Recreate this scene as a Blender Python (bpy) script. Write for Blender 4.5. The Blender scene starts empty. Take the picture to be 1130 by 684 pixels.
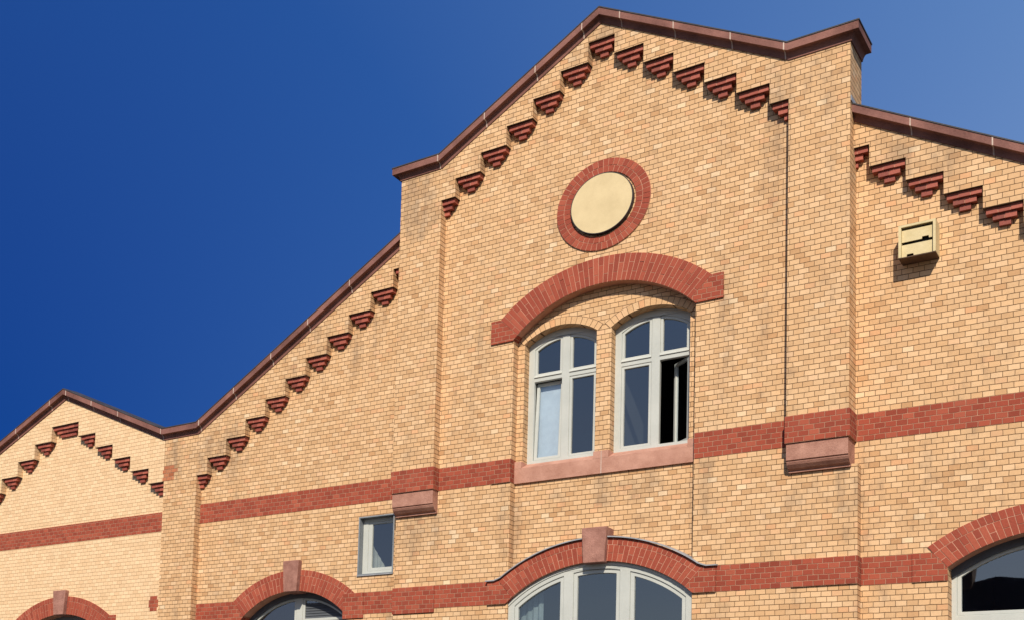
import bpy, bmesh, math, random
from mathutils import Vector, Matrix
from mathutils.geometry import tessellate_polygon
random.seed(7)
scene = bpy.context.scene
COL = scene.collection
EYE = 1.6            # camera height; every z below is given relative to it

# ------------------------------------------------------------------ camera
cam_data = bpy.data.cameras.new('camera')
cam = bpy.data.objects.new('camera', cam_data)
COL.objects.link(cam)
YAW, PIT, ROL = 0.7446605, 0.0779616, -0.0504219
R = Matrix.Rotation(YAW, 3, 'Z') @ Matrix.Rotation(PIT, 3, 'X') @ Matrix.Rotation(ROL, 3, 'Y')
right, fwd, up = R.col[0], R.col[1], R.col[2]
M3 = Matrix((right, up, -fwd)).transposed()
cam.matrix_world = Matrix.Translation((0, -20, EYE)) @ M3.to_4x4()
cam_data.sensor_width = 36
cam_data.sensor_fit = 'HORIZONTAL'
cam_data.lens = 1398.693 / 1130 * 36
cam_data.shift_x = (565 - 109.6755) / 1130
cam_data.shift_y = (748.4125 - 342) / 1130
cam_data.clip_start = 0.1
cam_data.clip_end = 3000
scene.camera = cam

# ------------------------------------------------------------------ light
SUN_DIR = Vector((0.40, -1.0, 0.77)).normalized()      # towards the sun
SUN_EL = math.asin(SUN_DIR.z)
SUN_AZ = math.atan2(SUN_DIR.x, SUN_DIR.y)              # clockwise from +Y
world = bpy.data.worlds.new('World')
scene.world = world
world.use_nodes = True
wn, wl = world.node_tree.nodes, world.node_tree.links
wn.clear()
sky = wn.new('ShaderNodeTexSky')
sky.sky_type = 'NISHITA'
sky.sun_disc = False
sky.sun_elevation = SUN_EL
sky.sun_rotation = SUN_AZ
sky.air_density = 1.0
sky.dust_density = 0.6
sky.ozone_density = 3.0
tc = wn.new('ShaderNodeTexCoord')
dotn = wn.new('ShaderNodeVectorMath'); dotn.operation = 'DOT_PRODUCT'
dotn.inputs[1].default_value = (0.80, -0.50, 0.0)
wl.new(tc.outputs['Generated'], dotn.inputs[0])
ramp = wn.new('ShaderNodeValToRGB')
mapr = wn.new('ShaderNodeMapRange')
mapr.inputs['From Min'].default_value = -0.90
mapr.inputs['From Max'].default_value = 0.10
wl.new(dotn.outputs['Value'], mapr.inputs['Value'])
wl.new(mapr.outputs['Result'], ramp.inputs['Fac'])
SKY_STOPS = [(0.0, (0.026, 0.175, 0.50)), (0.17, (0.21, 0.46, 0.71)), (0.40, (0.99, 1.12, 1.06)), (0.70, (0.75, 0.74, 0.80)), (1.0, (0.78, 0.90, 0.82))]
ramp.color_ramp.elements[0].position = 0.0
ramp.color_ramp.elements[1].position = 1.0
for pos, c in SKY_STOPS[1:-1]:
    ramp.color_ramp.elements.new(pos)
for e, (pos, c) in zip(ramp.color_ramp.elements, SKY_STOPS):
    e.position = pos
    e.color = (*c, 1)
mul = wn.new('ShaderNodeMix'); mul.data_type = 'RGBA'; mul.blend_type = 'MULTIPLY'
mul.inputs['Factor'].default_value = 1.0
wl.new(sky.outputs['Color'], mul.inputs['A'])
wl.new(ramp.outputs['Color'], mul.inputs['B'])
sepz = wn.new('ShaderNodeSeparateXYZ'); wl.new(tc.outputs['Generated'], sepz.inputs[0])
zr = wn.new('ShaderNodeMapRange'); zr.inputs['From Min'].default_value = 0.27; zr.inputs['From Max'].default_value = 0.54
wl.new(sepz.outputs['Z'], zr.inputs['Value'])
zmix = wn.new('ShaderNodeMix'); zmix.data_type = 'RGBA'
zmix.inputs['A'].default_value = (1, .78, .84, 1); zmix.inputs['B'].default_value = (.84, .95, 1.24, 1)
wl.new(zr.outputs['Result'], zmix.inputs['Factor'])
mul2 = wn.new('ShaderNodeMix'); mul2.data_type = 'RGBA'; mul2.blend_type = 'MULTIPLY'; mul2.inputs['Factor'].default_value = 1.0
wl.new(mul.outputs['Result'], mul2.inputs['A']); wl.new(zmix.outputs['Result'], mul2.inputs['B'])
bg = wn.new('ShaderNodeBackground')
bg.inputs['Strength'].default_value = 0.11
wl.new(mul2.outputs['Result'], bg.inputs['Color'])
wo = wn.new('ShaderNodeOutputWorld')
wl.new(bg.outputs['Background'], wo.inputs['Surface'])

sun_data = bpy.data.lights.new('sun', 'SUN')
sun_data.energy = 4.45
sun_data.angle = math.radians(0.5)
sun_data.color = (1.0, 0.905, 0.765)
sun = bpy.data.objects.new('sun', sun_data)
sun.rotation_euler = SUN_DIR.to_track_quat('Z', 'Y').to_euler()
sun.location = (10, -30, 40)
COL.objects.link(sun)

scene.view_settings.view_transform = 'Standard'
scene.view_settings.look = 'None'
scene.view_settings.exposure = 0.15
scene.view_settings.gamma = 1.0
scene.view_settings.use_curve_mapping = False

# ------------------------------------------------------------------ materials
def new_mat(name):
    m = bpy.data.materials.new(name)
    m.use_nodes = True
    return m, m.node_tree.nodes, m.node_tree.links, m.node_tree.nodes['Principled BSDF']

class NB:
    """tiny helper for math nodes"""
    def __init__(s, nt): s.n, s.l = nt.nodes, nt.links
    def put(s, sock, v):
        if isinstance(v, (int, float)): sock.default_value = v
        else: s.l.new(v, sock)
    def m(s, op, a, b=None, c=None, clamp=False):
        n = s.n.new('ShaderNodeMath'); n.operation = op; n.use_clamp = clamp
        for i, v in enumerate((a, b, c)):
            if v is not None: s.put(n.inputs[i], v)
        return n.outputs[0]
    def mr(s, v, a, b, c=0., d=1., smooth=False):
        n = s.n.new('ShaderNodeMapRange'); n.clamp = True
        if smooth: n.interpolation_type = 'SMOOTHSTEP'
        s.put(n.inputs['Value'], v)
        for k, x in zip(('From Min', 'From Max', 'To Min', 'To Max'), (a, b, c, d)): s.put(n.inputs[k], x)
        return n.outputs['Result']
    def xyz(s, v):
        n = s.n.new('ShaderNodeSeparateXYZ'); s.l.new(v, n.inputs[0]); return n.outputs
    def cxyz(s, x, y, z):
        n = s.n.new('ShaderNodeCombineXYZ')
        for i, v in enumerate((x, y, z)): s.put(n.inputs[i], v)
        return n.outputs[0]
    def noise(s, vec, scale, detail=3, rough=.55, col=False):
        n = s.n.new('ShaderNodeTexNoise'); n.inputs['Scale'].default_value = scale
        n.inputs['Detail'].default_value = detail; n.inputs['Roughness'].default_value = rough
        if vec is not None: s.l.new(vec, n.inputs['Vector'])
        return n.outputs['Color' if col else 'Fac']
    def white(s, vec):
        n = s.n.new('ShaderNodeTexWhiteNoise'); n.noise_dimensions = '3D'; s.l.new(vec, n.inputs['Vector'])
        return n.outputs['Value'], n.outputs['Color']
    def mix(s, f, a, b, mode='MIX'):
        n = s.n.new('ShaderNodeMix'); n.data_type = 'RGBA'; n.blend_type = mode
        s.put(n.inputs['Factor'], f)
        for k, v in (('A', a), ('B', b)):
            if isinstance(v, tuple): n.inputs[k].default_value = (*v, 1)
            else: s.l.new(v, n.inputs[k])
        return n.outputs['Result']
    def ramp(s, f, stops, const=False):
        n = s.n.new('ShaderNodeValToRGB'); r = n.color_ramp
        if const: r.interpolation = 'CONSTANT'
        for _ in range(len(stops) - 2): r.elements.new(0.5)
        for e, (p, c) in zip(r.elements, stops):
            e.position = p; e.color = (*c, 1)
        s.put(n.inputs[0], f)
        return n.outputs[0]
    def bump(s, h, dist, strength=1.):
        n = s.n.new('ShaderNodeBump'); n.inputs['Distance'].default_value = dist
        n.inputs['Strength'].default_value = strength
        s.l.new(h, n.inputs['Height']); return n.outputs[0]
    def pos(s):
        return s.n.new('ShaderNodeNewGeometry').outputs['Position']

COURSE = 0.0796
HEADER = 0.1345
BASE_V = 5.305 + EYE          # a bed joint runs along the bottom of the upper red band

# soot patches on the wall: x, z, half width, half height, amount
SOOT = [(-11.0, 10.6, .55, 1.1, .20), (-4.6, 10.7, .5, .9, .14), (-5.25, 9.8, .35, 1.6, .15), (-7.8, 12.5, 1.6, .5, .12),
        (-10.3, 11.0, .9, .5, .14), (-3.3, 9.3, 1.6, .7, .14), (-13.2, 8.2, 1.5, .8, .10), (-15.6, 6.6, .9, .7, .16), (-16.4, 6.7, .6, .6, .16),
        (-11.0, 4.6, .7, .6, .16), (-4.6, 4.55, .7, .5, .15), (-6.3, 4.7, .3, 1.1, .14), (-9.3, 4.7, .3, 1.1, .14), (-7.8, 5.0, 1.3, .35, .12)]

def brick_material(name, palette, mortar, stain=0.5, joint=0.0045, rough=0.85, jitter=0.05, bumpd=0.006, mottle=0.25,
                   stain_col=(0.16, 0.12, 0.09), width=HEADER, vary=.12, perp=1.0):
    m, n, l, bsdf = new_mat(name)
    b = NB(m.node_tree)
    P = b.pos()
    wob = b.noise(P, 9.0, 2, col=True)
    wx = b.xyz(wob)
    x, y, z = b.xyz(P)
    u = b.m('ADD', b.m('ADD', x, y), b.m('MULTIPLY', b.m('SUBTRACT', wx[0], .5), .016))
    v = b.m('ADD', b.m('SUBTRACT', z, BASE_V), b.m('MULTIPLY', b.m('SUBTRACT', wx[1], .5), .012))
    vr = b.m('DIVIDE', v, COURSE)
    row = b.m('FLOOR', vr)
    fv = b.m('SUBTRACT', vr, row)
    rj, _ = b.white(b.cxyz(row, 3.7, 1.3))
    off = b.m('ADD', b.m('MULTIPLY', b.m('FLOORED_MODULO', row, 2.0), .5), b.m('MULTIPLY', rj, .16))
    ur = b.m('ADD', b.m('DIVIDE', u, width), off)
    col = b.m('FLOOR', ur)
    fu = b.m('SUBTRACT', ur, col)
    r1, rc = b.white(b.cxyz(row, col, .5))
    r2, _ = b.white(b.cxyz(row, col, 9.5))
    du = b.m('MULTIPLY', b.m('MINIMUM', fu, b.m('SUBTRACT', 1.0, fu)), width)
    dv = b.m('MULTIPLY', b.m('MINIMUM', fv, b.m('SUBTRACT', 1.0, fv)), COURSE)
    d = b.m('MINIMUM', b.m('MULTIPLY', du, perp), dv)
    # joints a little ragged and of uneven width
    d = b.m('ADD', d, b.m('MULTIPLY', b.m('SUBTRACT', b.noise(P, 60, 2), .5), .004))
    face = b.mr(d, joint * .72, joint * 1.5, smooth=True)
    base = b.ramp(r1, palette)
    fine = b.noise(P, 38, 4, .65)
    val = b.m('ADD', b.m('ADD', 1.0 - mottle * .5, b.m('MULTIPLY', fine, mottle)), b.m('MULTIPLY', b.m('SUBTRACT', r2, .5), vary))
    base = b.mix(1.0, base, b.cxyz(val, val, val), 'MULTIPLY')
    # soot and water marks: streaks of their own, long downwards
    sp = n.new('ShaderNodeMapping'); sp.inputs['Scale'].default_value = (1.9, 1.9, 0.36); l.new(P, sp.inputs['Vector'])
    s1 = b.noise(sp.outputs[0], 1.1, 6, .68)
    s2 = b.noise(P, 5.5, 4, .6)
    soot = None
    for sx_, sz_, rx_, rz_, am in (SOOT if name == 'yellow_brick' else ()):
        dx_ = b.m('DIVIDE', b.m('SUBTRACT', x, sx_), rx_); dz_ = b.m('DIVIDE', b.m('SUBTRACT', z, sz_ + EYE), rz_)
        q_ = b.mr(b.m('ADD', b.m('MULTIPLY', dx_, dx_), b.m('MULTIPLY', dz_, dz_)), 0., 1., am, 0., smooth=True)
        soot = q_ if soot is None else b.m('MAXIMUM', soot, q_)
    sv = b.m('ADD', s1, b.m('MULTIPLY', b.m('SUBTRACT', s2, .5), .5))
    if soot is not None: sv = b.m('ADD', sv, soot)
    st = b.mr(sv, .515, .81, 0., stain, smooth=True)
    base = b.mix(st, base, stain_col)
    mort = b.mix(b.noise(P, 14, 3), mortar, tuple(c * .55 for c in mortar))
    colr = b.mix(face, mort, base)
    l.new(colr, bsdf.inputs['Base Color'])
    bsdf.inputs['Roughness'].default_value = rough
    bsdf.inputs['Specular IOR Level'].default_value = 0.25
    h = b.m('ADD', b.m('MULTIPLY', face, 1.0), b.m('ADD', b.m('MULTIPLY', fine, .25), b.m('MULTIPLY', r2, .35)))
    l.new(b.bump(h, bumpd), bsdf.inputs['Normal'])
    return m

YEL = [(0.0, (0.51, 0.285, 0.135)), (0.05, (0.585, 0.353, 0.178)), (0.35, (0.63, 0.392, 0.205)), (0.65, (0.66, 0.419, 0.224)),
       (0.91, (0.70, 0.462, 0.262)), (0.955, (0.64, 0.345, 0.17)), (1.0, (0.74, 0.54, 0.335))]
PALE = [(0.0, (0.69, 0.465, 0.265)), (0.4, (0.74, 0.51, 0.298)), (1.0, (0.785, 0.555, 0.335))]
RED = [(0.0, (0.25, 0.050, 0.028)), (0.4, (0.30, 0.060, 0.033)), (0.8, (0.33, 0.070, 0.038)), (1.0, (0.37, 0.09, 0.05))]
ORANGE = [(0.0, (0.36, 0.115, 0.05)), (0.5, (0.43, 0.15, 0.07)), (1.0, (0.50, 0.21, 0.10))]
M = {}
M['yellow'] = brick_material('yellow_brick', YEL, (0.22, 0.115, 0.055), stain=.46, joint=.0040, perp=1.5, vary=.13)
M['pale'] = brick_material('pale_brick', PALE, (0.42, 0.26, 0.13), stain=.10, joint=.0032, mottle=.14, bumpd=.003, vary=.07, perp=1.7)
M['red'] = brick_material('red_brick', RED, (0.56, 0.27, 0.17), stain=.12, joint=.0043, vary=.14)
M['orange'] = brick_material('orange_brick', ORANGE, (0.45, 0.25, 0.15), stain=.2)
M['dark_brick'] = brick_material('dark_brick', [(0., (.10, .05, .035)), (1., (.2, .09, .06))], (.2, .17, .14), stain=.2)

def island_brick(name, palette, rough=.8):
    m, n, l, bsdf = new_mat(name)
    b = NB(m.node_tree)
    g = n.new('ShaderNodeNewGeometry')
    P = g.outputs['Position']
    base = b.ramp(g.outputs['Random Per Island'], palette)
    f = b.noise(P, 40, 4, .65)
    f2 = b.noise(P, 3, 4, .6)
    v = b.m('ADD', .66, b.m('ADD', b.m('MULTIPLY', f, .4), b.m('MULTIPLY', f2, .28)))
    l.new(b.mix(1., base, b.cxyz(v, v, v), 'MULTIPLY'), bsdf.inputs['Base Color'])
    bsdf.inputs['Roughness'].default_value = rough
    bsdf.inputs['Specular IOR Level'].default_value = .3
    l.new(b.bump(f, .004), bsdf.inputs['Normal'])
    return m
M['red_unit'] = island_brick('red_arch_brick', RED)
M['yellow_unit'] = island_brick('yellow_arch_brick', YEL[1:6])
M['corbel_unit'] = island_brick('corbel_brick', [(0., (.17, .045, .032)), (.5, (.29, .070, .046)), (1., (.40, .11, .072))], .6)

def stone(name, c0, c1, scale=2.5, rough=.8, bumpd=.004, grain=60, spec=.3):
    m, n, l, bsdf = new_mat(name)
    b = NB(m.node_tree)
    P = b.pos()
    a = b.noise(P, scale, 6, .62)
    g = b.noise(P, grain, 3, .6)
    f = b.m('ADD', b.m('MULTIPLY', a, .75), b.m('MULTIPLY', g, .25))
    l.new(b.ramp(f, [(.33, c0), (.66, c1)]), bsdf.inputs['Base Color'])
    bsdf.inputs['Roughness'].default_value = rough
    bsdf.inputs['Specular IOR Level'].default_value = spec
    l.new(b.bump(b.m('ADD', g, a), bumpd), bsdf.inputs['Normal'])
    return m
M['coping'] = stone('brown_sandstone', (.105, .042, .034), (.29, .132, .104), 1.7)
M['sill'] = stone('pink_sandstone', (.37, .175, .122), (.56, .305, .225), 3.5, .85, .006)
M['keystone'] = stone('red_sandstone', (.22, .095, .07), (.43, .215, .165), 5, .85, .008)
M['block'] = stone('corbel_sandstone', (.27, .12, .085), (.47, .245, .18), 4.5, .85, .006)
M['mortar'] = stone('light_mortar', (.42, .30, .24), (.62, .50, .42), 6)
M['red_mortar'] = stone('red_mortar', (.45, .21, .135), (.58, .31, .21), 6)
M['dark_mortar'] = stone('dark_mortar', (.13, .08, .045), (.24, .14, .07), 6)
M['soffit_shade'] = stone('painted_soffit_shade', (.05, .032, .024), (.10, .06, .04), 6)  # near-black, shade under the steps put into colour
M['zinc_dark'] = stone('dark_zinc', (.035, .032, .034), (.075, .068, .070), 3, .5)
M['zinc'] = stone('grey_zinc', (.24, .25, .27), (.38, .39, .41), 5, .45, .001)
M['frame'] = stone('grey_white_paint', (.435, .45, .415), (.51, .52, .48), 2, .45, .0008, 30, .45)
M['frame_grey'] = stone('grey_paint', (.17, .19, .205), (.24, .255, .27), 2, .5, .0008)
M['louvre'] = stone('slate_grey', (.06, .066, .075), (.10, .108, .12), 2, .5, .0008)
M['cream'] = stone('cream_paint', (.56, .435, .24), (.69, .55, .315), 2.5, .6, .001)
M['nest'] = stone('cream_wood', (.56, .45, .235), (.68, .56, .33), 5, .65, .002)
M['dark_brown'] = stone('dark_brown', (.07, .04, .025), (.13, .075, .045), 9, .8)
M['dark'] = stone('painted_box_shade', (.010, .009, .010), (.02, .018, .02), 1, .9)
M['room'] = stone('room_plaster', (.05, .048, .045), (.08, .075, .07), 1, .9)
M['curtain'] = stone('pale_reflection', (.55, .55, .56), (.68, .68, .68), 6, .9)  # used only on the added sheet that imitates reflected sky
M['linen'] = stone('beige_linen', (.26, .24, .19), (.36, .33, .26), 6, .9)
M['drape'] = stone('grey_green_drape', (.16, .18, .16), (.24, .26, .24), 6, .9)
M['asphalt'] = stone('asphalt', (.035, .035, .036), (.06, .058, .056), 1.5, .9, .004, 120)
M['paving'] = stone('concrete_paving', (.055, .052, .05), (.085, .08, .075), 1.2, .9, .003, 80)
M['kerb'] = stone('granite_kerb', (.25, .25, .25), (.38, .37, .36), 8, .8)
M['tiles'] = stone('dark_roof_tiles', (.045, .022, .018), (.085, .045, .035), 6, .8)
M['slate'] = stone('roof_slate', (.05, .05, .055), (.09, .09, .095), 3, .7)
M['render'] = stone('grey_render', (.10, .085, .07), (.16, .14, .12), 1, .9)
M['paint_line'] = stone('white_road_paint', (.6, .6, .58), (.8, .8, .78), 8, .8)

def glass(name, tint, refl=1.0, trans=0.55):
    m, n, l, bsdf = new_mat(name)
    n.remove(bsdf)
    out = n['Material Output']
    tr = n.new('ShaderNodeBsdfTransparent'); tr.inputs[0].default_value = (*[c * trans for c in tint], 1)
    gl = n.new('ShaderNodeBsdfGlossy'); gl.inputs['Roughness'].default_value = .012
    gl.inputs['Color'].default_value = (refl * .95, refl * .97, refl, 1)
    fr = n.new('ShaderNodeFresnel'); fr.inputs['IOR'].default_value = 1.9
    b = NB(m.node_tree)
    gi = n.new('ShaderNodeNewGeometry')
    f = b.m('MULTIPLY', b.m('ADD', fr.outputs[0], .09, clamp=True), b.m('SUBTRACT', 1.0, gi.outputs['Backfacing']))
    mx = n.new('ShaderNodeMixShader')
    l.new(f, mx.inputs[0]); l.new(tr.outputs[0], mx.inputs[1]); l.new(gl.outputs[0], mx.inputs[2])
    wv = b.noise(b.pos(), 1.6, 1)
    bn = b.bump(wv, .012, .12)
    l.new(bn, gl.inputs['Normal'])
    l.new(mx.outputs[0], out.inputs['Surface'])
    return m
M['glass'] = glass('window_glass', (.92, .97, 1.0), trans=1.0)

# ------------------------------------------------------------------ mesh helpers
class MB:
    """collects faces, builds ONE mesh object; coordinates in world x, y and eye-relative z"""
    def __init__(s): s.v, s.f, s.mi, s.cur = [], [], [], 0
    def add(s, vs, fs):
        o = len(s.v); s.v += [tuple(p) for p in vs]; s.f += [tuple(i + o for i in f) for f in fs]; s.mi += [s.cur] * len(fs)
    def box(s, x0, x1, y0, y1, z0, z1):
        s.add([(x, y, z) for z in (z0, z1) for y in (y0, y1) for x in (x0, x1)],
              [(0, 1, 5, 4), (1, 3, 7, 5), (3, 2, 6, 7), (2, 0, 4, 6), (4, 5, 7, 6), (2, 3, 1, 0)])
    def slab(s, outer, holes, y0, y1):
        """polygon in the XZ plane with holes, extruded from y0 (front) to y1"""
        loops = [list(outer)] + [list(h) for h in holes]
        tri = tessellate_polygon([[Vector((x, z, 0)) for x, z in lp] for lp in loops])
        flat = [p for lp in loops for p in lp]
        N = len(flat)
        vs = [(x, y0, z) for x, z in flat] + [(x, y1, z) for x, z in flat]
        fs = [t for t in tri] + [tuple(i + N for i in reversed(t)) for t in tri]
        o = 0
        for lp in loops:
            k = len(lp)
            fs += [(o + i, o + (i + 1) % k, N + o + (i + 1) % k, N + o + i) for i in range(k)]
            o += k
        s.add(vs, fs)
    def wedge(s, cx, cz, r0, r1, a0, a1, y0, y1, sub=1):
        for k in range(sub):
            b0, b1 = a0 + (a1 - a0) * k / sub, a0 + (a1 - a0) * (k + 1) / sub
            pts = [(cx + r * math.sin(a), cz + r * math.cos(a)) for r, a in ((r0, b0), (r1, b0), (r1, b1), (r0, b1))]
            s.add([(x, y0, z) for x, z in pts] + [(x, y1, z) for x, z in pts],
                  [(0, 1, 2, 3), (7, 6, 5, 4), (0, 4, 5, 1), (1, 5, 6, 2), (2, 6, 7, 3), (3, 7, 4, 0)])
    def sweep(s, path, prof):
        """path: (x, y, z, ox, oy); prof: (outward, up)"""
        n, k = len(path), len(prof)
        vs = [(x + ox * d, y + oy * d, z + h) for x, y, z, ox, oy in path for d, h in prof]
        fs = [(i * k + j, (i + 1) * k + j, (i + 1) * k + j + 1, i * k + j + 1) for i in range(n - 1) for j in range(k - 1)]
        fs += [tuple(range(k)), tuple(reversed(range((n - 1) * k, n * k)))]
        s.add(vs, fs)
    def build(s, name, mat, parent=None, bevel=0., smooth=False):
        me = bpy.data.meshes.new(name)
        root = Vector((0, 0, 0))
        q = parent
        while q is not None:
            root += q.location; q = q.parent
        me.from_pydata([(x - root.x, y - root.y, z + EYE - root.z) for x, y, z in s.v], [], s.f)
        me.polygons.foreach_set('material_index', s.mi)
        bm = bmesh.new(); bm.from_mesh(me)
        bmesh.ops.recalc_face_normals(bm, faces=bm.faces)
        if bevel:
            bmesh.ops.remove_doubles(bm, verts=bm.verts, dist=1e-5)
            es = [e for e in bm.edges if len(e.link_faces) == 2 and e.calc_face_angle(0) > .5]
            bmesh.ops.bevel(bm, geom=es, offset=bevel, segments=1, affect='EDGES', profile=.5)
        bm.to_mesh(me); bm.free()
        if smooth:
            for p in me.polygons: p.use_smooth = True
        for k in (mat if isinstance(mat, tuple) else (mat,)): me.materials.append(M[k])
        o = bpy.data.objects.new(name, me)
        COL.objects.link(o)
        if parent: o.parent = parent
        return o

def thing(name, loc, label, cat, group=None):
    o = bpy.data.objects.new(name, None)
    COL.objects.link(o)
    o.location = loc
    o['label'] = label; o['category'] = cat
    if group: o['group'] = group
    return o

def part_root(name, parent):
    o = bpy.data.objects.new(name, None)
    COL.objects.link(o); o.parent = parent
    return o

def arc(cx, cz, r, x0, x1, n=24):
    """points on the upper arc from x0 to x1"""
    a0, a1 = math.asin(max(-1, min(1, (x0 - cx) / r))), math.asin(max(-1, min(1, (x1 - cx) / r)))
    return [(cx + r * math.sin(a0 + (a1 - a0) * i / n), cz + r * math.cos(a0 + (a1 - a0) * i / n)) for i in range(n + 1)]

def cell(x0, x1, z0, top, n=14):
    """opening polygon: flat top (number) or arched top (cx, cz, r)"""
    if isinstance(top, tuple):
        return [(x0, z0), (x1, z0)] + list(reversed(arc(*top, x0, x1, n)))
    return [(x0, z0), (x1, z0), (x1, top), (x0, top)]

def inset(x0, x1, z0, top, d):
    t = (top[0], top[1], top[2] - d) if isinstance(top, tuple) else top - d
    return (x0 + d, x1 - d, z0 + d, t)

# ------------------------------------------------------------------ ground, road
def structure(o):
    o['kind'] = 'structure'; return o
g = MB(); g.add([(-1500, -1500, -EYE), (1500, -1500, -EYE), (1500, 1500, -EYE), (-1500, 1500, -EYE)], [(0, 1, 2, 3)])
structure(g.build('ground', 'paving'))
r = MB(); r.add([(-300, -17, -EYE + .004), (300, -17, -EYE + .004), (300, -7, -EYE + .004), (-300, -7, -EYE + .004)], [(0, 1, 2, 3)])
structure(r.build('road', 'asphalt'))
pv = MB(); pv.box(-60, 40, -6.85, -.012, -EYE - .05, -EYE + .12)
structure(pv.build('pavement', 'paving'))
kb = MB(); kb.box(-60, 40, -7.0, -6.853, -EYE - .05, -EYE + .125)
structure(kb.build('kerb', 'kerb', bevel=.015))
ln = MB()
for i in range(-20, 20):
    x = i * 6
    ln.add([(x, -12.06, -EYE + .008), (x + 3, -12.06, -EYE + .008), (x + 3, -11.94, -EYE + .008), (x, -11.94, -EYE + .008)], [(0, 1, 2, 3)])
structure(ln.build('road_markings', 'paint_line'))

# ------------------------------------------------------------------ the gabled brick hall
XC = -7.80
GND = -EYE
Y_PIER, Y_WALL, Y_BAY = -0.20, 0.0, 0.18      # gable frame, central wall, bay round the twin window
Y_WZ, Y_WP = 0.02, 0.20                       # wings: stepped zone, panel
UB0, UB1 = 5.305, 5.703                       # upper red band
LB0, LB1 = 3.235, 3.633                       # lower red band
hall = thing('brick_hall', (XC, 0, 0),
             'yellow brick hall with a tall stepped gable, round cream panel and twin arched window', 'building')
nhall = thing('brick_hall', (-19.9, 0, 0),
              'lower gabled hall of paler cream brick joined to the left end of the tall gable', 'building')

# --- steps under the gables
ST = [(0.215 + .463 * k, 12.46 - .328 * k) for k in range(7)]     # (right end of step k, soffit height)
ST[-1] = (2.79, ST[-1][1])
def stair_points(sign, cx, steps):
    pts = []
    x = None
    for k, (xe, z) in enumerate(steps):
        if x is not None: pts.append((cx + sign * x, z))
        pts.append((cx + sign * xe, z))
        x = xe
    return pts

def corbel(root, xa, xb, z, y_face, y_back, clip=None, name='corbel', wide=3):
    """three corbelled courses under a step: xa..xb is the width of the step"""
    c = MB()
    cx = (xa + xb) / 2
    w = .138
    if wide > 3: w = (xb - xa) / (wide + .15)
    dep = y_back - y_face
    for i, nb in enumerate(range(wide, wide - 3, -1)):
        z1 = z - .004 - .0815 * i
        z0 = z1 - .0775
        yf = y_face + dep * (.27 + .215 * i)
        for j in range(nb):
            x0 = cx - nb * w / 2 + j * w + .004
            x1 = x0 + w - .008
            if clip:
                x0, x1 = max(x0, clip[0]), min(x1, clip[1])
                if x1 - x0 < .02: continue
            yy = yf + random.uniform(-.004, .004)
            c.box(x0, x1, yy, y_back + .05, z0 + random.uniform(-.001, .002), z1)
        c.cur = 1
        mx0, mx1 = cx - nb * w / 2 + .006, cx + nb * w / 2 - .006
        if clip: mx0, mx1 = max(mx0, clip[0]), min(mx1, clip[1])
        if mx1 - mx0 > .03: c.box(mx0, mx1, yf + .006, y_back + .045, z0 + .003, z1 + .003)
        c.cur = 0
    c.cur = 2  # thin dark lining paints the shade under the step
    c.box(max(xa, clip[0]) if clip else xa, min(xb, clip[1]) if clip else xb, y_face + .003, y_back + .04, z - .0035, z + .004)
    return c.build(name, ('corbel_unit', 'red_mortar', 'soffit_shade'), root)

# central wall with the bay opening
BX0, BX1 = XC - 1.465, XC + 1.465
bay_open = cell(BX0, BX1, 1.0, (XC, 6.40, 2.03), 30)
w = MB()
top = 12.3
w.slab([(-11.40, GND), (-4.14, GND), (-4.14, 4.95), (XC + 3.5, 4.95), (XC + 3.5, 10.9), (XC + 2.6, 10.9), (XC + .5, 12.5), (XC - .5, 12.5), (XC - 2.6, 10.9), (XC - 3.5, 10.9), (XC - 3.5, 4.95), (-11.40, 4.95)], [bay_open], Y_WALL, .46)
w.build('gable_wall', 'yellow', hall)

# bay wall with twin window openings
TW = [(XC - 1.345, XC - .128), (XC + .112, XC + 1.329)]
def tw_top(x0, x1): return ((x0 + x1) / 2, 7.915 - .985, .985)
bw = MB()
lowarc = arc(XC, 1.68, 2.33, BX0, BX1, 24)
bw.slab(lowarc + list(reversed(arc(XC, 6.40, 2.0, BX0, BX1, 24))), [cell(a, b_, 5.55, tw_top(a, b_), 18) for a, b_ in TW], Y_BAY, .46)
bw.build('bay_wall', 'yellow', hall)

# gable frame: two piers and the stepped parapet between them
for sgn in (-1, 1):
    a, b_ = sorted((XC + sgn * 2.79, XC + sgn * 3.59))
    q = MB(); q.box(a, b_, Y_PIER, Y_WALL - .002 if False else .48, UB1, 11.075)
    q.build('pier', 'yellow', hall)
q = MB()
right_pts = stair_points(1, XC, ST)
left_pts = stair_points(-1, XC, ST)
outer = list(reversed(left_pts)) + right_pts
outer = outer + [(XC + 2.79, 11.08), (XC, 12.72), (XC - 2.79, 11.08)]
q.slab(outer, [], Y_PIER, .48)
q.build('stepped_parapet', 'yellow', hall)
prev = None
for k, (xe, z) in enumerate(ST):
    if k == 0:
        corbel(hall, XC - .215, XC + .215, z, Y_PIER, Y_WALL)
    else:
        xs = ST[k - 1][0]
        xf = xs + .463
        for sgn in (-1, 1):
            a, b_ = sorted((XC + sgn * xs, XC + sgn * xf))
            clip = None
            if k == 6: clip = (a, XC + 2.79) if sgn > 0 else (XC - 2.79, b_)
            corbel(hall, a, b_, z, Y_PIER, Y_WALL, clip)

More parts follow.
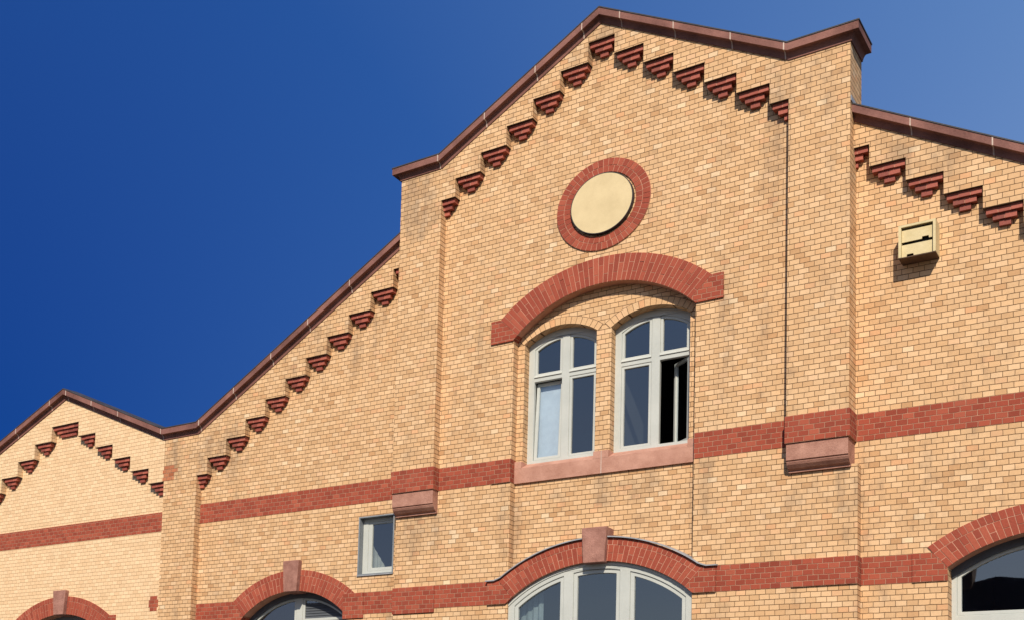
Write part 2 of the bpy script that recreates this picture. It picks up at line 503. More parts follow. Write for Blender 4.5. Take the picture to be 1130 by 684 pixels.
# coping: cavetto below, fascia above, thin zinc cover
PROF = [(0, 0), (.018, 0), (.022, .028), (.032, .058), (.046, .084), (.060, .097), (.128, .098), (.128, .220), (.10, .232), (-.34, .26)]
def coping(root, path, name='coping', joints=(), prof=PROF, flash_back=.6):
    c = MB(); c.sweep(path, prof)
    c.cur = 1
    for i, t in joints:
        p, q2 = path[i], path[i + 1]
        dx = .008 / max(.05, math.hypot(q2[0] - p[0], q2[1] - p[1]))
        seg = [tuple(p[m_] + (q2[m_] - p[m_]) * tt for m_ in range(5)) for tt in (t - dx, t + dx)]
        c.sweep(seg, [(d + (.003 if d > 0 else 0), h - (.002 if h < .1 else -.002)) for d, h in prof[:9]])
    o = c.build(name, ('coping', 'mortar'), root)
    f = MB()
    f.sweep(path, [(.131, .214), (.138, .213), (.139, .232), (.10, .243), (-.33, .272), (-.33, .264), (.098, .236), (.132, .226)])
    f.build('zinc_cover', 'zinc_dark', o)
    return o
yP = Y_PIER
cpath = [(XC - 3.59, .48, 11.075, -1, 0), (XC - 3.59, yP, 11.075, -1, -1), (XC - 2.79, yP, 11.075, 0, -1), (XC, yP, 12.715, 0, -1),
         (XC + 2.79, yP, 11.075, 0, -1), (XC + 3.59, yP, 11.075, 1, -1), (XC + 3.59, .48, 11.075, 1, 0)]
coping(hall, cpath, joints=[(1, .97), (2, .30), (2, .62), (2, .90), (3, .12), (3, .42), (3, .72), (3, .985), (0, .5)])

# upper red band, stone blocks under the piers
def band(root, x0, x1, y0, y1, z0=UB0, z1=UB1, name='red_brick_band', extra=0):
    q = MB(); q.box(x0, x1, y0, y1, z0 - extra, z1)
    return q.build(name, 'red', root)
for sgn in (-1, 1):
    a, b_ = sorted((XC + sgn * 2.775, XC + sgn * 3.605))
    band(hall, a, b_, Y_PIER - .015, .40)
    a, b_ = sorted((XC + sgn * 2.79, XC + sgn * 3.58))
    blk = MB()
    prof = [(0.3, UB0 - .003), (Y_PIER + .01, UB0 - .003), (Y_PIER + .01, 5.06), (Y_PIER + .035, 5.05), (Y_PIER + .03, 5.035),
            (Y_PIER + .05, 5.0), (Y_PIER + .10, 4.955), (Y_PIER + .15, 4.93), (Y_PIER + .15, 4.905), (.3, 4.905)]
    n_ = len(prof)
    blk.add([(a, y, z) for y, z in prof] + [(b_, y, z) for y, z in prof],
            [tuple(range(n_)), tuple(reversed(range(n_, 2 * n_)))] + [(i, (i + 1) % n_, n_ + (i + 1) % n_, n_ + i) for i in range(n_)])
    blk.build('stone_block', 'block', hall)
band(hall, XC - 2.775, BX0, -.006, .2)
band(hall, BX0 - .33, BX0 + .004, -.028, .22, name='red_brick_band')
band(hall, BX1, XC + 2.775, -.006, .2)

# wings: panel, stepped zone, outer pier, band, coping
def wing(sgn):
    def X(d): return XC + sgn * d
    def rng(d0, d1): return sorted((X(d0), X(d1)))
    # panel with the arched window opening (and the small square window on the left)
    holes = []
    if sgn < 0:
        acx, acz, ri, ro = -13.70, 2.10, 1.66, 2.07
        half = 1.235
        holes.append(cell(-12.265, -11.55, 3.975, 5.04))
    else:
        acx, acz, ri, ro = -1.86, 1.85, 2.00, 2.38
        half = 1.245
    holes.append(cell(acx - half, acx + half, 1.0, (acx, acz, ri + .05), 24))
    a, b_ = rng(3.4, 8.6)
    w = MB(); w.slab([(a, GND), (b_, GND), (b_, 7.0), (X(8.1), 7.0), (X(3.4), 9.85), (a, 9.85)] if sgn > 0 else
                     [(a, GND), (b_, GND), (b_, 9.85), (X(8.1), 7.0), (a, 7.0)], holes, Y_WP, .56)
    w.build('wing_wall', 'yellow', hall)
    # outer pier
    a, b_ = rng(8.23, 9.10)
    q = MB(); q.box(a, b_, Y_WZ, .56, GND, 7.14); q.build('pier', 'yellow', hall)
    # steps
    if sgn < 0: st = [(3.83 + .46 * k, 9.56 - .328 * k) for k in range(11)]
    else: st = [(3.785 + .4475 * k, 9.57 - .33 * k) for k in range(11)]
    st[-1] = (8.23, st[-1][1])
    pts = [(X(3.4), st[0][1])] + stair_points(sgn, XC, st)
    def bot(d): return 9.965 - .612 * (d - 3.59)
    knee = 3.59 + (9.965 - 7.14) / .612
    q = MB(); q.slab(pts + [(X(8.23), 7.14), (X(knee), 7.14), (X(3.4), bot(3.4))], [], Y_WZ, .56)
    q.build('stepped_parapet', 'yellow', hall)
    d0 = st[0][0] - .46
    for k, (de, z) in enumerate(st):
        full = d0 + .46 if k < 10 else d0 + .46
        a, b_ = rng(d0, full)
        clip = None
        if k == 0: clip = tuple(rng(3.59, full))
        if k == 10: clip = tuple(rng(d0, 8.23))
        corbel(hall, a, b_, z, Y_WZ, Y_WP, clip)
        d0 = de
    path = [(X(3.592), Y_WZ, bot(3.592), 0, -1), (X(knee), Y_WZ, 7.14, 0, -1), (X(9.10), Y_WZ, 7.14, 0, -1)]
    js = [(0, t) for t in ((.235, .43, .61, .80, .985) if sgn < 0 else (.155, .36, .56, .76, .98))]
    if sgn > 0: path = path[::-1]; js = [(1, 1 - t) for i, t in js]
    coping(hall, path, joints=js)
    # bands
    a, b_ = rng(3.61, 8.23)
    band(hall, a, b_, Y_WP - .006, .3)
    return acx, acz, ri, ro, half
LWA = wing(-1)
up_ = MB()
up_.box(XC + 3.593, XC + 3.602, -.19, .45, 10.20, 10.275)
up_.build('lead_upstand', 'zinc', hall)
RWA = wing(1)

# lower band
band(hall, -16.03, LWA[0] - 1.452, Y_WP - .006, .3, LB0, LB1)
band(hall, -12.55, -12.12, Y_WP - .028, .3, LB0 - .07, LB1)
band(hall, -12.12, -11.40, Y_WP - .006, .3, LB0, LB1)
band(hall, -11.41, -10.60, -.030, .2, LB0 - .07, LB1)
band(hall, -10.60, XC - 1.80, -.006, .2, LB0, LB1)
band(hall, XC + 1.80, -4.97, -.006, .2, LB0, LB1)
band(hall, -4.97, -4.13, -.030, .2, LB0, LB1)
band(hall, -4.13, -3.51, Y_WP - .006, .3, LB0, LB1)
band(hall, -3.515, -3.48, Y_WP - .028, .3, LB0, LB1)

# ------------------------------------------------------------------ brick arches
def ring_bricks(mb, cx, cz, r0, r1, a0, a1, y0, y1, layers, pitch=.08, gap=.0095):
    """radial bricks between two angles; layers: list of (r0, r1) or None for alternating split"""
    L = (a1 - a0)
    n = max(3, round(L * (r0 + r1) / 2 / pitch))
    for i in range(n):
        b0, b1 = a0 + L * i / n, a0 + L * (i + 1) / n
        for (s0, s1) in layers(i):
            ga = gap / 2 / ((s0 + s1) / 2)
            yy = y0 + random.uniform(-.003, .003)
            mb.wedge(cx, cz, s0 + .0045, s1 - .0045, b0 + ga, b1 - ga, yy, y1)

def brick_arch(root, name, cx, cz, r0, r1, half, zb, zt, block, y0, y1, header=.0, blocks=(True, True), ang=None):
    """segmental arch with horizontally laid end blocks; half: half chord of the inner curve at height zb"""
    o = part_root(name, root)
    fixed = ang is not None
    ang = ang or math.acos((zt - cz) / r1)
    mb, mo = MB(), MB()
    if header:
        rm = r1 - header
        ring_bricks(mb, cx, cz, rm, r1, -ang, ang, y0, y1, lambda i: [(rm, r1)])
        def lay(i):
            k = (i % 2); s = r0 + (rm - r0) * .5
            return [(r0, rm)] if k else [(r0, s), (s, rm)]
        ring_bricks(mb, cx, cz, r0, rm, -ang, ang, y0, y1, lay)
    else:
        def lay(i):
            t = (r1 - r0) / 3
            return [(r0, r0 + t * 2), (r0 + t * 2, r1)] if i % 2 else [(r0, r0 + t), (r0 + t, r1)]
        ring_bricks(mb, cx, cz, r0, r1, -ang, ang, y0, y1, lay)
    mo.wedge(cx, cz, r0 + .003, r1 - .003, -ang, ang, y0 + .005, y1 + .004, 40)
    mb.build('arch_ring', 'red_unit', o)
    mo.build('arch_mortar', 'red_mortar', o)
    for sd, on in zip((-1, 1), blocks):
        if not on: continue
        hb = half if fixed else math.sqrt(r0 * r0 - (zb - cz) ** 2)
        rt = min(r1, (zt - cz) / math.cos(ang))
        poly = [(r0 * math.sin(ang) + .004, cz + r0 * math.cos(ang)), (hb, zb), (block, zb), (block, zt), (rt * math.sin(ang) + .004, zt)]
        poly = [(cx + sd * x, z) for x, z in poly]
        e = MB(); e.slab(poly if sd > 0 else poly[::-1], [], y0 - .003, y1)
        e.build('arch_end', 'red', o)
    return o

up_arch = brick_arch(hall, 'brick_arch', XC, 6.40, 1.985, 2.43, 1.45, 7.74, 8.135, 1.865, -.03, .2)
low_arch = brick_arch(hall, 'brick_arch', XC, 1.68, 2.15, 2.53, 1.50, LB0, LB1 - .003, 1.81, -.04, .40, header=.115)
lw_arch = brick_arch(hall, 'brick_arch', LWA[0], LWA[1], LWA[2], LWA[3], 1.20, LB0, LB1 - .003, 1.46, Y_WP - .012, .55, header=.115)
rw_arch = brick_arch(hall, 'brick_arch', RWA[0], RWA[1], RWA[2], RWA[3], 1.245, LB0, LB1 - .003, 1.64, Y_WP - .02, .55, header=.125, ang=math.radians(38.5))
# small yellow header arches over the twin window
for a, b_ in TW:
    tx, tz, tr_ = tw_top(a, b_)
    o = part_root('header_arch', hall)
    ang = math.asin(.612 / tr_) + .02
    mb = MB(); ring_bricks(mb, tx, tz, tr_, tr_ + .128, -ang, ang, Y_BAY - .008, .4, lambda i: [(tr_, tr_ + .128)], pitch=.092, gap=.009)
    mb.build('arch_ring', 'yellow_unit', o)
    mo = MB(); mo.wedge(tx, tz, tr_ + .002, tr_ + .134, -ang - .006, ang + .006, Y_BAY - .003, .39, 20); mo.build('arch_mortar', 'dark_mortar', o)

# keystones
def keystone(parent, cx, zt, zb, wt, wb, y0, y1):
    k = MB()
    k.slab([(cx - wb / 2, zb), (cx + wb / 2, zb), (cx + wt / 2, zt - .05), (cx + wt / 2, zt), (cx - wt / 2, zt), (cx - wt / 2, zt - .05)], [], y0, y1)
    return k.build('keystone', 'keystone', parent, bevel=.008)
keystone(low_arch, XC + .01, 4.37, 3.80, .395, .335, -.13, .3)
keystone(lw_arch, LWA[0] + .02, 4.335, 3.735, .355, .29, .08, .5)
keystone(rw_arch, RWA[0], 4.43, 3.84, .37, .30, .08, .5)

# grey lead strip over the low arch
zt = LB1 + .004
def strip(points):
    f = MB()
    n_ = len(points)
    vs = []
    for (x, z) in points:
        vs += [(x, -.085, z + .006), (x, .14, z + .03), (x, .14, z), (x, -.075, z - .012), (x, -.085, z - .012)]
    fs = []
    for i in range(n_ - 1):
        for j in range(5):
            fs.append((i * 5 + j, i * 5 + (j + 1) % 5, (i + 1) * 5 + (j + 1) % 5, (i + 1) * 5 + j))
    fs += [(0, 1, 2, 3, 4), tuple(reversed(range((n_ - 1) * 5, n_ * 5)))]
    f.add(vs, fs)
    f.build('lead_strip', 'zinc', low_arch)
xj = math.sqrt(2.542 ** 2 - (zt - 1.68) ** 2)
strip([(XC - 1.83, zt), (XC - xj - .06, zt), (XC - xj + .02, zt + .03)] + arc(XC, 1.68, 2.542, XC - xj + .06, XC - .19, 20))
strip(arc(XC, 1.68, 2.542, XC + .205, XC + xj - .06, 20) + [(XC + xj - .02, zt + .03), (XC + xj + .06, zt), (XC + 1.83, zt)])

# roundel
rd = part_root('roundel', hall)
RX, RZ = -7.795, 9.71
mb = MB()
ring_bricks(mb, RX, RZ, .64, .762, 0, 2 * math.pi, -.028, .1, lambda i: [(.64, .762)], pitch=.085)
ring_bricks(mb, RX, RZ, .53, .64, 0, 2 * math.pi, -.028, .1, lambda i: [(.53, .64)], pitch=.085)
mb.build('brick_ring', 'red_unit', rd)
mo = MB(); mo.wedge(RX, RZ, .534, .759, 0, 2 * math.pi, -.023, .09, 96); mo.build('ring_mortar', 'red_mortar', rd)
def disc(r, n=72): return [(RX + r * math.sin(2 * math.pi * i / n), RZ + r * math.cos(2 * math.pi * i / n)) for i in range(n)]
q = MB(); q.slab(disc(.492), [], -.085, .02); q.build('round_panel', 'cream', rd)
q = MB(); q.slab(disc(.503), [disc(.4935)], -.089, .01); q.build('metal_rim', 'zinc_dark', rd)

# sill under the twin window: pink sandstone with raised ends
s = MB()
ys, yb = .135, .40
s.box(BX0 + .002, BX1 - .002, ys, yb, 5.30, 5.553)
for a, b_ in ((BX0 + .002, TW[0][0]), (TW[0][1], TW[1][0]), (TW[1][1], BX1 - .002)):
    s.box(a - (.003 if a > BX0 + .1 else 0), b_ + (.003 if b_ < BX1 - .1 else 0), ys, yb, 5.550, 5.672)
for a, b_ in TW:      # sloping wash in front of each window
    s.add([(a - .01, ys + .001, 5.553), (b_ + .01, ys + .001, 5.553), (b_ + .01, .362, 5.668), (a - .01, .362, 5.668)], [(0, 1, 2, 3)])
sill = s.build('window_sill', 'sill', hall)
j = MB(); j.box(XC - .006, XC + .006, ys - .002, ys + .01, 5.30, 5.673); j.build('mortar_joint', 'mortar', sill)

# ------------------------------------------------------------------ windows
def window(root, outer, cells, y, depth=.075, sash=.042, mat='frame', sash_y=.012, skip=(), name='window', glass_y=None, sash_mat=None):
    """frame = outer minus cells; each cell gets a sash and a pane"""
    wroot = part_root(name, root)
    fr = MB(); fr.slab(cell(*outer, 24), [cell(*c) for c in cells], y, y + depth)
    fr.build('frame', mat, wroot, bevel=.006)
    for i, c in enumerate(cells):
        if i in skip: continue
        inner = inset(*c, sash)
        sb = MB(); sb.slab(cell(*c), [cell(*inner)], y + sash_y, y + depth - .008)
        sb.build('sash', sash_mat or mat, wroot, bevel=.005)
        pn = MB(); pn.slab(cell(*inset(*c, sash * .7)), [], y + depth * .62, y + depth * .62 + .006)
        pn.build('pane', 'glass', wroot)
    return wroot

def rotated_leaf(wroot, x0, x1, z0, z1, y, hinge, ang, sash=.05, depth=.05):
    """opened casement: hinge 'bottom' (tilts inwards) or 'right' (swings inwards)"""
    parts = []
    sb = MB(); sb.slab(cell(x0, x1, z0, z1), [cell(x0 + sash, x1 - sash, z0 + sash, z1 - sash)], y, y + depth)
    pn = MB(); pn.slab(cell(x0 + sash * .7, x1 - sash * .7, z0 + sash * .7, z1 - sash * .7), [], y + depth * .5, y + depth * .5 + .006)
    for mb in (sb, pn):
        out = []
        for (px, py, pz) in mb.v:
            if hinge == 'bottom':
                dy, dz = py - y, pz - z0
                out.append((px, y + dy * math.cos(ang) + dz * math.sin(ang), z0 + dz * math.cos(ang) - dy * math.sin(ang)))
            else:
                dx, dy = px - x1, py - y
                out.append((x1 + dx * math.cos(ang) + dy * math.sin(ang), y - dx * math.sin(ang) + dy * math.cos(ang), pz))
        mb.v = out
    sb.build('sash', 'frame', wroot, bevel=.005)
    pn.build('pane', 'glass', wroot)

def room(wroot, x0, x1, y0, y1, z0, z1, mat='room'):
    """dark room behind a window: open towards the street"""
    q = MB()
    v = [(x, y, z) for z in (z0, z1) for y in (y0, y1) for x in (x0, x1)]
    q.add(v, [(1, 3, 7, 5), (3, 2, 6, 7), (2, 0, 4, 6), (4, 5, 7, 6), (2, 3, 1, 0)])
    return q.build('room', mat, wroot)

YF = .36
for i, (a, b_) in enumerate(TW):
    tp = tw_top(a, b_)
    out = (a - .03, b_ + .03, 5.62, (tp[0], tp[1], tp[2] + .03))
    mid = (a + b_) / 2
    mid += .03
    hi = (tp[0], tp[1], tp[2] - .115)
    c1 = (a + .10, mid - .065, 7.165, hi)
    c2 = (mid + .065, b_ - .07, 7.165, hi)
    c3 = (a + .10, mid - .065, 5.715, 7.075)
    c4 = (mid + .065, b_ - .07, 5.715, 7.075)
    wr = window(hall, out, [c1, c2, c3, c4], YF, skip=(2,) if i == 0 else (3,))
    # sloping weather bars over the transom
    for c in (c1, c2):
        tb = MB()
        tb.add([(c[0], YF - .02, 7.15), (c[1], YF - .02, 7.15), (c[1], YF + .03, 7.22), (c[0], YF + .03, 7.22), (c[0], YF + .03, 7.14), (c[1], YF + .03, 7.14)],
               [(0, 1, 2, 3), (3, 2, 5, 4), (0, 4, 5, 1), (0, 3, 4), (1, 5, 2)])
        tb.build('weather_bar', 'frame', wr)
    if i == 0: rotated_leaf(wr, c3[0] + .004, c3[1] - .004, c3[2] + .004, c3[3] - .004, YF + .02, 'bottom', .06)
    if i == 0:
        bl = MB(); bl.box(c3[0] - .02, c3[1] + .02, YF + .175, YF + .18, c3[2] - .05, c3[3] + .02); bl.build('sky_reflection_sheet', 'curtain', wr)  # added pale sheet, imitates sky reflected in the tilted pane
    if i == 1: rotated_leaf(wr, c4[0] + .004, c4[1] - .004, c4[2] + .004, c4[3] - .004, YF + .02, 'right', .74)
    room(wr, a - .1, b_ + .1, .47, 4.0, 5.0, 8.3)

# low three-light arched window
lo = (XC - 1.50, XC + 1.50, 1.0, (XC, 1.68, 2.152))
fT = (XC, 1.68, 2.152 - .115)
cs = [(XC - 1.36, XC - .535, 1.1, fT), (XC - .375, XC + .365, 1.1, fT), (XC + .525, XC + 1.36, 1.1, fT)]
lwin = window(hall, lo, cs, .045, depth=.09, sash=.06, sash_y=.02)
mold = MB()
mold.slab(list(reversed(arc(XC, 1.68, 2.148, XC - 1.46, XC + 1.46, 40))) + arc(XC, 1.68, 2.105, XC - 1.46, XC + 1.46, 40), [], .028, .05)
mold.build('frame_moulding', 'frame', lwin)
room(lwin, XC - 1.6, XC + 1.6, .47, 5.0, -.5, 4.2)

cu = MB()
pts = [(XC - 1.40 + k * .03, .30 + .02 * math.sin(k * 1.9)) for k in range(15)]
for (xa, ya), (xb, yb_) in zip(pts, pts[1:]):
    cu.add([(xa, ya, 1.0), (xb, yb_, 1.0), (xb, yb_, 3.62), (xa, ya, 3.62), (xa, ya + .006, 1.0), (xb, yb_ + .006, 1.0), (xb, yb_ + .006, 3.62), (xa, ya + .006, 3.62)],
           [(0, 1, 2, 3), (7, 6, 5, 4)])
cu.build('curtain', 'drape', lwin)

# wing windows
for (acx, acz, ri, ro, half), zt_ in ((LWA, 2.78), (RWA, 2.66)):
    yw = .47
    out = (acx - half - .05, acx + half + .05, 1.0, (acx, acz, ri + .02))
    fT = (acx, acz, ri - .09)
    left_y = []
    cs = [(acx - half + .06, acx - .07, zt_ + .13, fT), (acx + .07, acx + half - .06, zt_ + .13, fT),
          (acx - half + .06, acx - .07, 1.1, zt_), (acx + .07, acx + half - .06, 1.1, zt_)]
    wr = window(hall, out, cs, yw, depth=.08, sash=.05)
    hd = MB(); hd.slab(list(reversed(arc(acx, acz, ri + .03, acx - half - .03, acx + half + .03, 30))) + arc(acx, acz, ri - .10, acx - half + .02, acx + half - .02, 30), [], yw - .03, yw - .003)
    hd.build('arched_head', 'louvre', wr)  # darker grey strip in front of the frame's arched top
    if acx < -5:
        lv = MB()
        c = inset(*cs[1], .045)
        for k in range(14):
            z = c[2] + .30 + k * .05
            x1 = c[1]
            if z + .05 > acz + math.sqrt((ri - .16) ** 2 - (c[0] - acx) ** 2): continue
            lv.add([(c[0], yw + .028, z), (x1, yw + .028, z), (x1, yw + .045, z + .052), (c[0], yw + .045, z + .052),
                    (c[0], yw + .052, z), (x1, yw + .052, z)], [(0, 1, 2, 3), (3, 2, 5, 4), (0, 4, 5, 1), (0, 3, 4), (1, 5, 2)])
        lv.build('louvre', 'louvre', wr)
        rl = MB(); rl.box(c[0] - .02, c[1], yw + .005, yw + .06, c[2] + .25, c[2] + .30); rl.build('rail', 'frame', wr)
    room(wr, acx - half - .1, acx + half + .1, .575, 5.0, -.5, 4.2)

# small square window
sw = part_root('window', hall)
x0, x1, z0, z1 = -12.265, -11.55, 3.975, 5.04
ln_ = MB(); ln_.slab(cell(x0 - .012, x1 + .012, z0 - .012, z1 + .012), [cell(x0 + .012, x1 - .012, z0 + .004, z1 - .012)], Y_WP - .012, .335)
ln_.build('metal_reveal', 'frame_grey', sw)
fr = MB(); fr.slab(cell(x0 + .012, x1 - .012, z0 + .004, z1 - .012), [cell(x0 + .12, x1 - .045, z0 + .07, z1 - .075)], .318, .38); fr.build('frame', 'frame', sw, bevel=.006)
sb = MB(); sb.slab(cell(x0 + .12, x1 - .045, z0 + .07, z1 - .075), [cell(x0 + .20, x1 - .075, z0 + .13, z1 - .12)], .328, .38); sb.build('sash', 'frame', sw, bevel=.005)
pn = MB(); pn.slab(cell(x0 + .18, x1 - .06, z0 + .11, z1 - .10), [], .356, .362); pn.build('pane', 'glass', sw)
sl = MB(); sl.add([(x0 - .015, Y_WP - .03, z0 - .02), (x1 + .015, Y_WP - .03, z0 - .02), (x1 + .015, .32, z0 + .02), (x0 - .015, .32, z0 + .02),
                   (x0 - .015, Y_WP - .03, z0 - .035), (x1 + .015, Y_WP - .03, z0 - .035), (x1 + .015, .32, z0 - .02), (x0 - .015, .32, z0 - .02)],
                  [(0, 1, 2, 3), (4, 7, 6, 5), (0, 4, 5, 1), (1, 5, 6, 2), (2, 6, 7, 3), (3, 7, 4, 0)])
sl.build('window_ledge', 'zinc', sw)
cu = MB()
pts = [(x0 + .17 + k * .02, .40 + .012 * math.sin(k * 1.7)) for k in range(16)]
for (xa, ya), (xb, yb_) in zip(pts, pts[1:]):
    zt0 = 4.55 - (xa - x0 - .17) * 1.55; zt1 = 4.55 - (xb - x0 - .17) * 1.55
    cu.add([(xa, ya, z0), (xb, yb_, z0), (xb, yb_, zt1), (xa, ya, zt0), (xa, ya + .006, z0), (xb, yb_ + .006, z0), (xb, yb_ + .006, zt1), (xa, ya + .006, zt0)],
           [(0, 1, 2, 3), (7, 6, 5, 4), (3, 2, 6, 7)])
cu.build('curtain', 'linen', sw)
room(sw, x0 - .1, x1 + .1, .575, 3.0, 3.0, 5.2)

# roofs and bodies behind the parapets
def gable_roof(root, cx, half, eave, ridge, y0, y1, wall='yellow'):
    q = MB()
    poly = [(cx - half, GND), (cx + half, GND), (cx + half, eave), (cx, ridge), (cx - half, eave)]
    n_ = 5
    # side walls and back only: the front is the facade
    vs = [(x, y0, z) for x, z in poly] + [(x, y1, z) for x, z in poly]
    q.add(vs, [(1, 6, 7, 2), (0, 4, 9, 5), (5, 9, 8, 7, 6)])
    q.build('side_wall', wall, root)
    r_ = MB()
    t = .12
    r_.slab([(cx - half - .1, eave - .05), (cx, ridge), (cx + half + .1, eave - .05), (cx + half + .1, eave + t - .05), (cx, ridge + t), (cx - half - .1, eave + t - .05)][::-1], [], y0, y1 + .3)
    return r_.build('roof', 'slate', root)
gable_roof(hall, XC, 3.3, 8.9, 11.0, .49, 16)
for sgn in (-1, 1):
    q = MB()
    xa, xb = XC + sgn * 3.42, XC + sgn * 8.5
    pts = [(xa, 8.6), (xb, 6.2), (xb, 6.32), (xa, 8.72)]
    q.slab(pts if sgn > 0 else pts[::-1], [], .57, 15)
    q.build('roof', 'slate', hall)
    q = MB(); q.add([(xb, .57, GND), (xb, 15, GND), (xb, 15, 6.2), (xb, .57, 6.2)], [(0, 1, 2, 3)])
    q.add([(xa, 15, GND), (xb, 15, GND), (xb, 15, 6.2), (xa, 15, 8.6)], [(0, 1, 2, 3)])
    q.build('side_wall', 'yellow', hall)

# ------------------------------------------------------------------ the neighbouring pale hall
NX = -19.9
n_end = 2.985
NST = [(.42 + .535 * k, 7.94 - .337 * k) for k in range(6)]
NST[-1] = (n_end, NST[-1][1])
nac, nri, nro, nhalf = (NX, 1.53), 2.09, 2.50, 1.18
w = MB()
w.slab([(NX - 3.6, GND), (NX + 2.99, GND), (NX + 2.99, 6.9), (NX + 1.0, 7.9), (NX, 8.3), (NX - 1.0, 7.9), (NX - 2.99, 6.9), (NX - 3.6, 6.9)],
       [cell(NX - nhalf, NX + nhalf, 1.0, (nac[0], nac[1], nri + .05), 24)], Y_WP, .56)
w.build('gable_wall', 'pale', nhall)
q = MB()
q.slab(list(reversed(stair_points(-1, NX, NST))) + stair_points(1, NX, NST) + [(NX + n_end, 7.135), (NX, 8.51), (NX - n_end, 7.135)], [], Y_WZ + .004, .56)
q.build('stepped_parapet', 'pale', nhall)
q = MB(); q.box(NX - 3.9, NX - n_end, Y_WZ, .56, GND, 7.135); q.build('pier', 'pale', nhall)
for k, (xe, z) in enumerate(NST):
    if k == 0: corbel(nhall, NX - .42, NX + .42, z, Y_WZ, Y_WP, wide=5); continue
    xs = NST[k - 1][0]
    for sgn in (-1, 1):
        a, b_ = sorted((NX + sgn * xs, NX + sgn * (xs + .535)))
        clip = None
        if k == 5: clip = (a, NX + n_end) if sgn > 0 else (NX - n_end, b_)
        corbel(nhall, a, b_, z, Y_WZ, Y_WP, clip)
coping(nhall, [(NX - 3.9, Y_WZ, 7.135, 0, -1), (NX - n_end, Y_WZ, 7.135, 0, -1), (NX, Y_WZ, 8.51, 0, -1), (NX + 2.998, Y_WZ, 7.135, 0, -1)],
       joints=[(1, .2), (1, .5), (1, .86), (2, .03), (2, .3), (2, .57), (2, .985)])
band(nhall, NX - 3.6, NX + 2.99, Y_WP - .006, .3, 5.245, 5.655)
n_arch = brick_arch(nhall, 'brick_arch', NX, nac[1], nri, nro, 1.18, LB0, 3.53, 1.68, Y_WP - .015, .55, header=.115)
keystone(n_arch, NX + .03, 4.15, 3.60, .385, .30, .08, .5)
out = (NX - nhalf - .05, NX + nhalf + .05, 1.0, (nac[0], nac[1], nri + .02))
fT = (nac[0], nac[1], nri - .09)
wr = window(nhall, out, [(NX - nhalf + .06, NX - .07, 1.1, fT), (NX + .07, NX + nhalf - .06, 1.1, fT)], .47, depth=.08, sash=.05, mat='frame_grey')
room(wr, NX - 1.3, NX + 1.3, .575, 5, -.5, 4.)
def patch(root, x0, x1, row0, rows, y, mat):
    """replaced bricks, toothed into the courses around them"""
    z0 = 5.305 + COURSE * row0
    lpts, rpts = [], []
    for k in range(rows):
        dl, dr = random.choice((0, .065, .03)), random.choice((0, .065, -.03))
        lpts += [(x0 + dl, z0 + k * COURSE), (x0 + dl, z0 + (k + 1) * COURSE)]
        rpts += [(x1 + dr, z0 + k * COURSE), (x1 + dr, z0 + (k + 1) * COURSE)]
    q = MB(); q.slab(lpts[::-1] + rpts, [], y, y + .1); q.build('brick_patch', mat, root)
patch(nhall, -17.34, -17.05, -22, 4, Y_WP - .003, 'red')
patch(hall, -16.97, -16.60, 12, 4, Y_WZ - .003, 'orange')
gable_roof(nhall, NX, 3.3, 5.6, 7.4, .57, 15, 'pale')

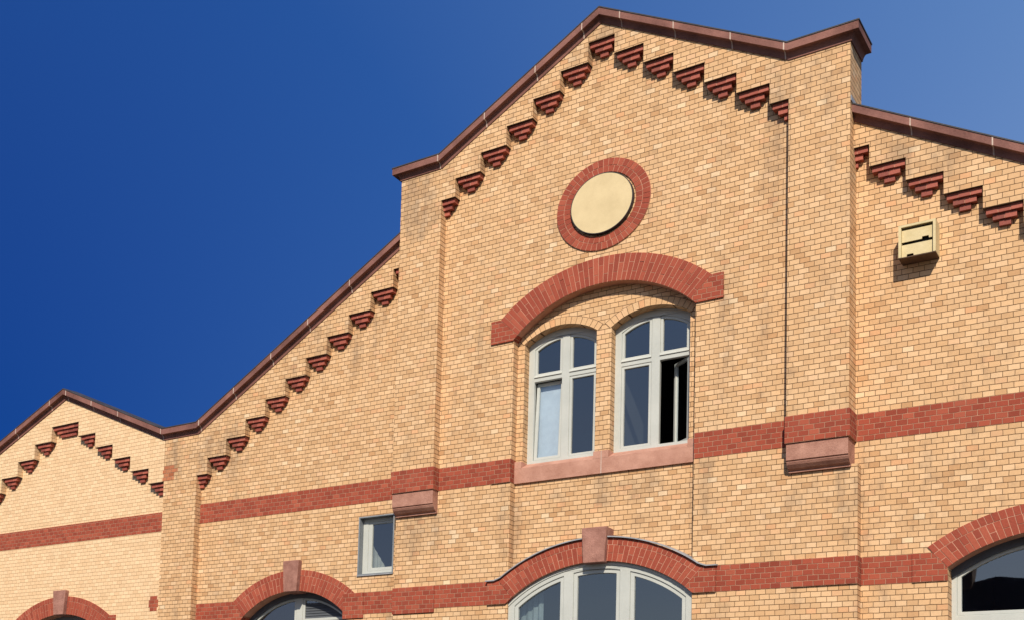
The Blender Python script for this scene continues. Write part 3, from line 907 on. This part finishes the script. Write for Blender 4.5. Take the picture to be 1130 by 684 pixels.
# ------------------------------------------------------------------ nesting box on the right wing
nb = thing('nesting_box', (-3.41, .2, 7.76 + EYE), 'small cream wooden nesting box with two slots on the brick wall at the right', 'nesting box')
x0, x1, z0, z1, yf, yb = -3.635, -3.195, 7.755, 8.215, -.09, .199
q = MB()
t = .032
q.box(x0, x0 + t, yf, yb, z0, z1); q.box(x1 - t, x1, yf, yb, z0, z1)
q.box(x0 + t, x1 - t, yf + .002, yb, z1 - t, z1); 
fl = MB(); fl.box(x0 + .002, x1 - .002, yf + .004, yb, z0 - .014, z0 - .001)
q.box(x0 + t, x1 - t, yb - .03, yb, z0 + t, z1 - t)
q.build('box_body', 'nest', nb)
fl.build('floor_board', 'dark_brown', nb)  # underside darker than the rest of the box
for zb_, zt_ in ((z0 + .035, z0 + .185), (z0 + .245, z1 - .065)):
    fb = MB()
    pts = [(x0 + t + .002, zt_), (x0 + t + .002, zb_ - .02)]
    pts += [(x0 + .09, zb_ - .02), (x0 + .095, zb_ + .012), (x0 + .17, zb_ + .012), (x0 + .175, zb_ - .018)] if zb_ < z0 + .1 else [(x1 - .17, zb_ - .018), (x1 - .165, zb_ + .014), (x1 - .09, zb_ + .014), (x1 - .085, zb_ - .02)]
    pts += [(x1 - t - .002, zb_ - .02), (x1 - t - .002, zt_)]
    fb.slab(pts[::-1], [], yf + .045, yf + .065)
    fb.build('front_board', 'nest', nb)
bk = MB(); bk.box(x0 + t, x1 - t, yf + .10, yf + .11, z0 + t, z1 - t); bk.build('box_shade_sheet', 'dark', nb)  # near-black sheet stands in for the shade inside the box

# ------------------------------------------------------------------ house across the street (seen mirrored in the panes)
oh = thing('house', (-4, -40, 0), 'dark brick house with a tiled roof and chimneys, mirrored in the lower right window', 'building')
hx0, hx1, hy0, hy1 = -14.0, 9.0, -46.0, -36.0
q = MB(); q.box(hx0, hx1, hy0, hy1, GND, 5.2)
q.build('wall', 'dark_brick', oh)
rf = MB()
ym = (hy0 + hy1) / 2
rf.add([(hx0 - .3, hy1 + .4, 5.15), (hx1 + .3, hy1 + .4, 5.15), (hx1 + .3, ym, 9.9), (hx0 - .3, ym, 9.9), (hx0 - .3, hy0 - .4, 5.15), (hx1 + .3, hy0 - .4, 5.15)],
       [(0, 1, 2, 3), (3, 2, 5, 4), (0, 3, 4), (1, 5, 2), (0, 4, 5, 1)])
roof = rf.build('roof', 'tiles', oh)
for cxx, ww, zt_ in ((-9.0, .8, 10.7), (-5.7, .5, 10.4), (2.0, .9, 11.0)):
    q = MB(); q.box(cxx - ww / 2, cxx + ww / 2, ym - .4, ym + .5, 9.0, zt_); q.box(cxx - ww / 2 - .06, cxx + ww / 2 + .06, ym - .46, ym + .56, zt_, zt_ + .12)
    q.build('chimney', 'dark_brick', roof)
for i in range(7):
    for zz in (-.6, 2.6):
        xx = hx0 + 2 + i * 3.1
        wf = MB(); wf.slab(cell(xx, xx + 1.2, zz, zz + 1.7), [cell(xx + .1, xx + .55, zz + .1, zz + 1.6), cell(xx + .65, xx + 1.1, zz + .1, zz + 1.6)], hy1 + .06, hy1 + .002)
        wo_ = wf.build('window', 'frame', oh)
        pg = MB(); pg.box(xx + .05, xx + 1.15, hy1 + .01, hy1 + .03, zz + .05, zz + 1.65); pg.build('pane', 'louvre', wo_)
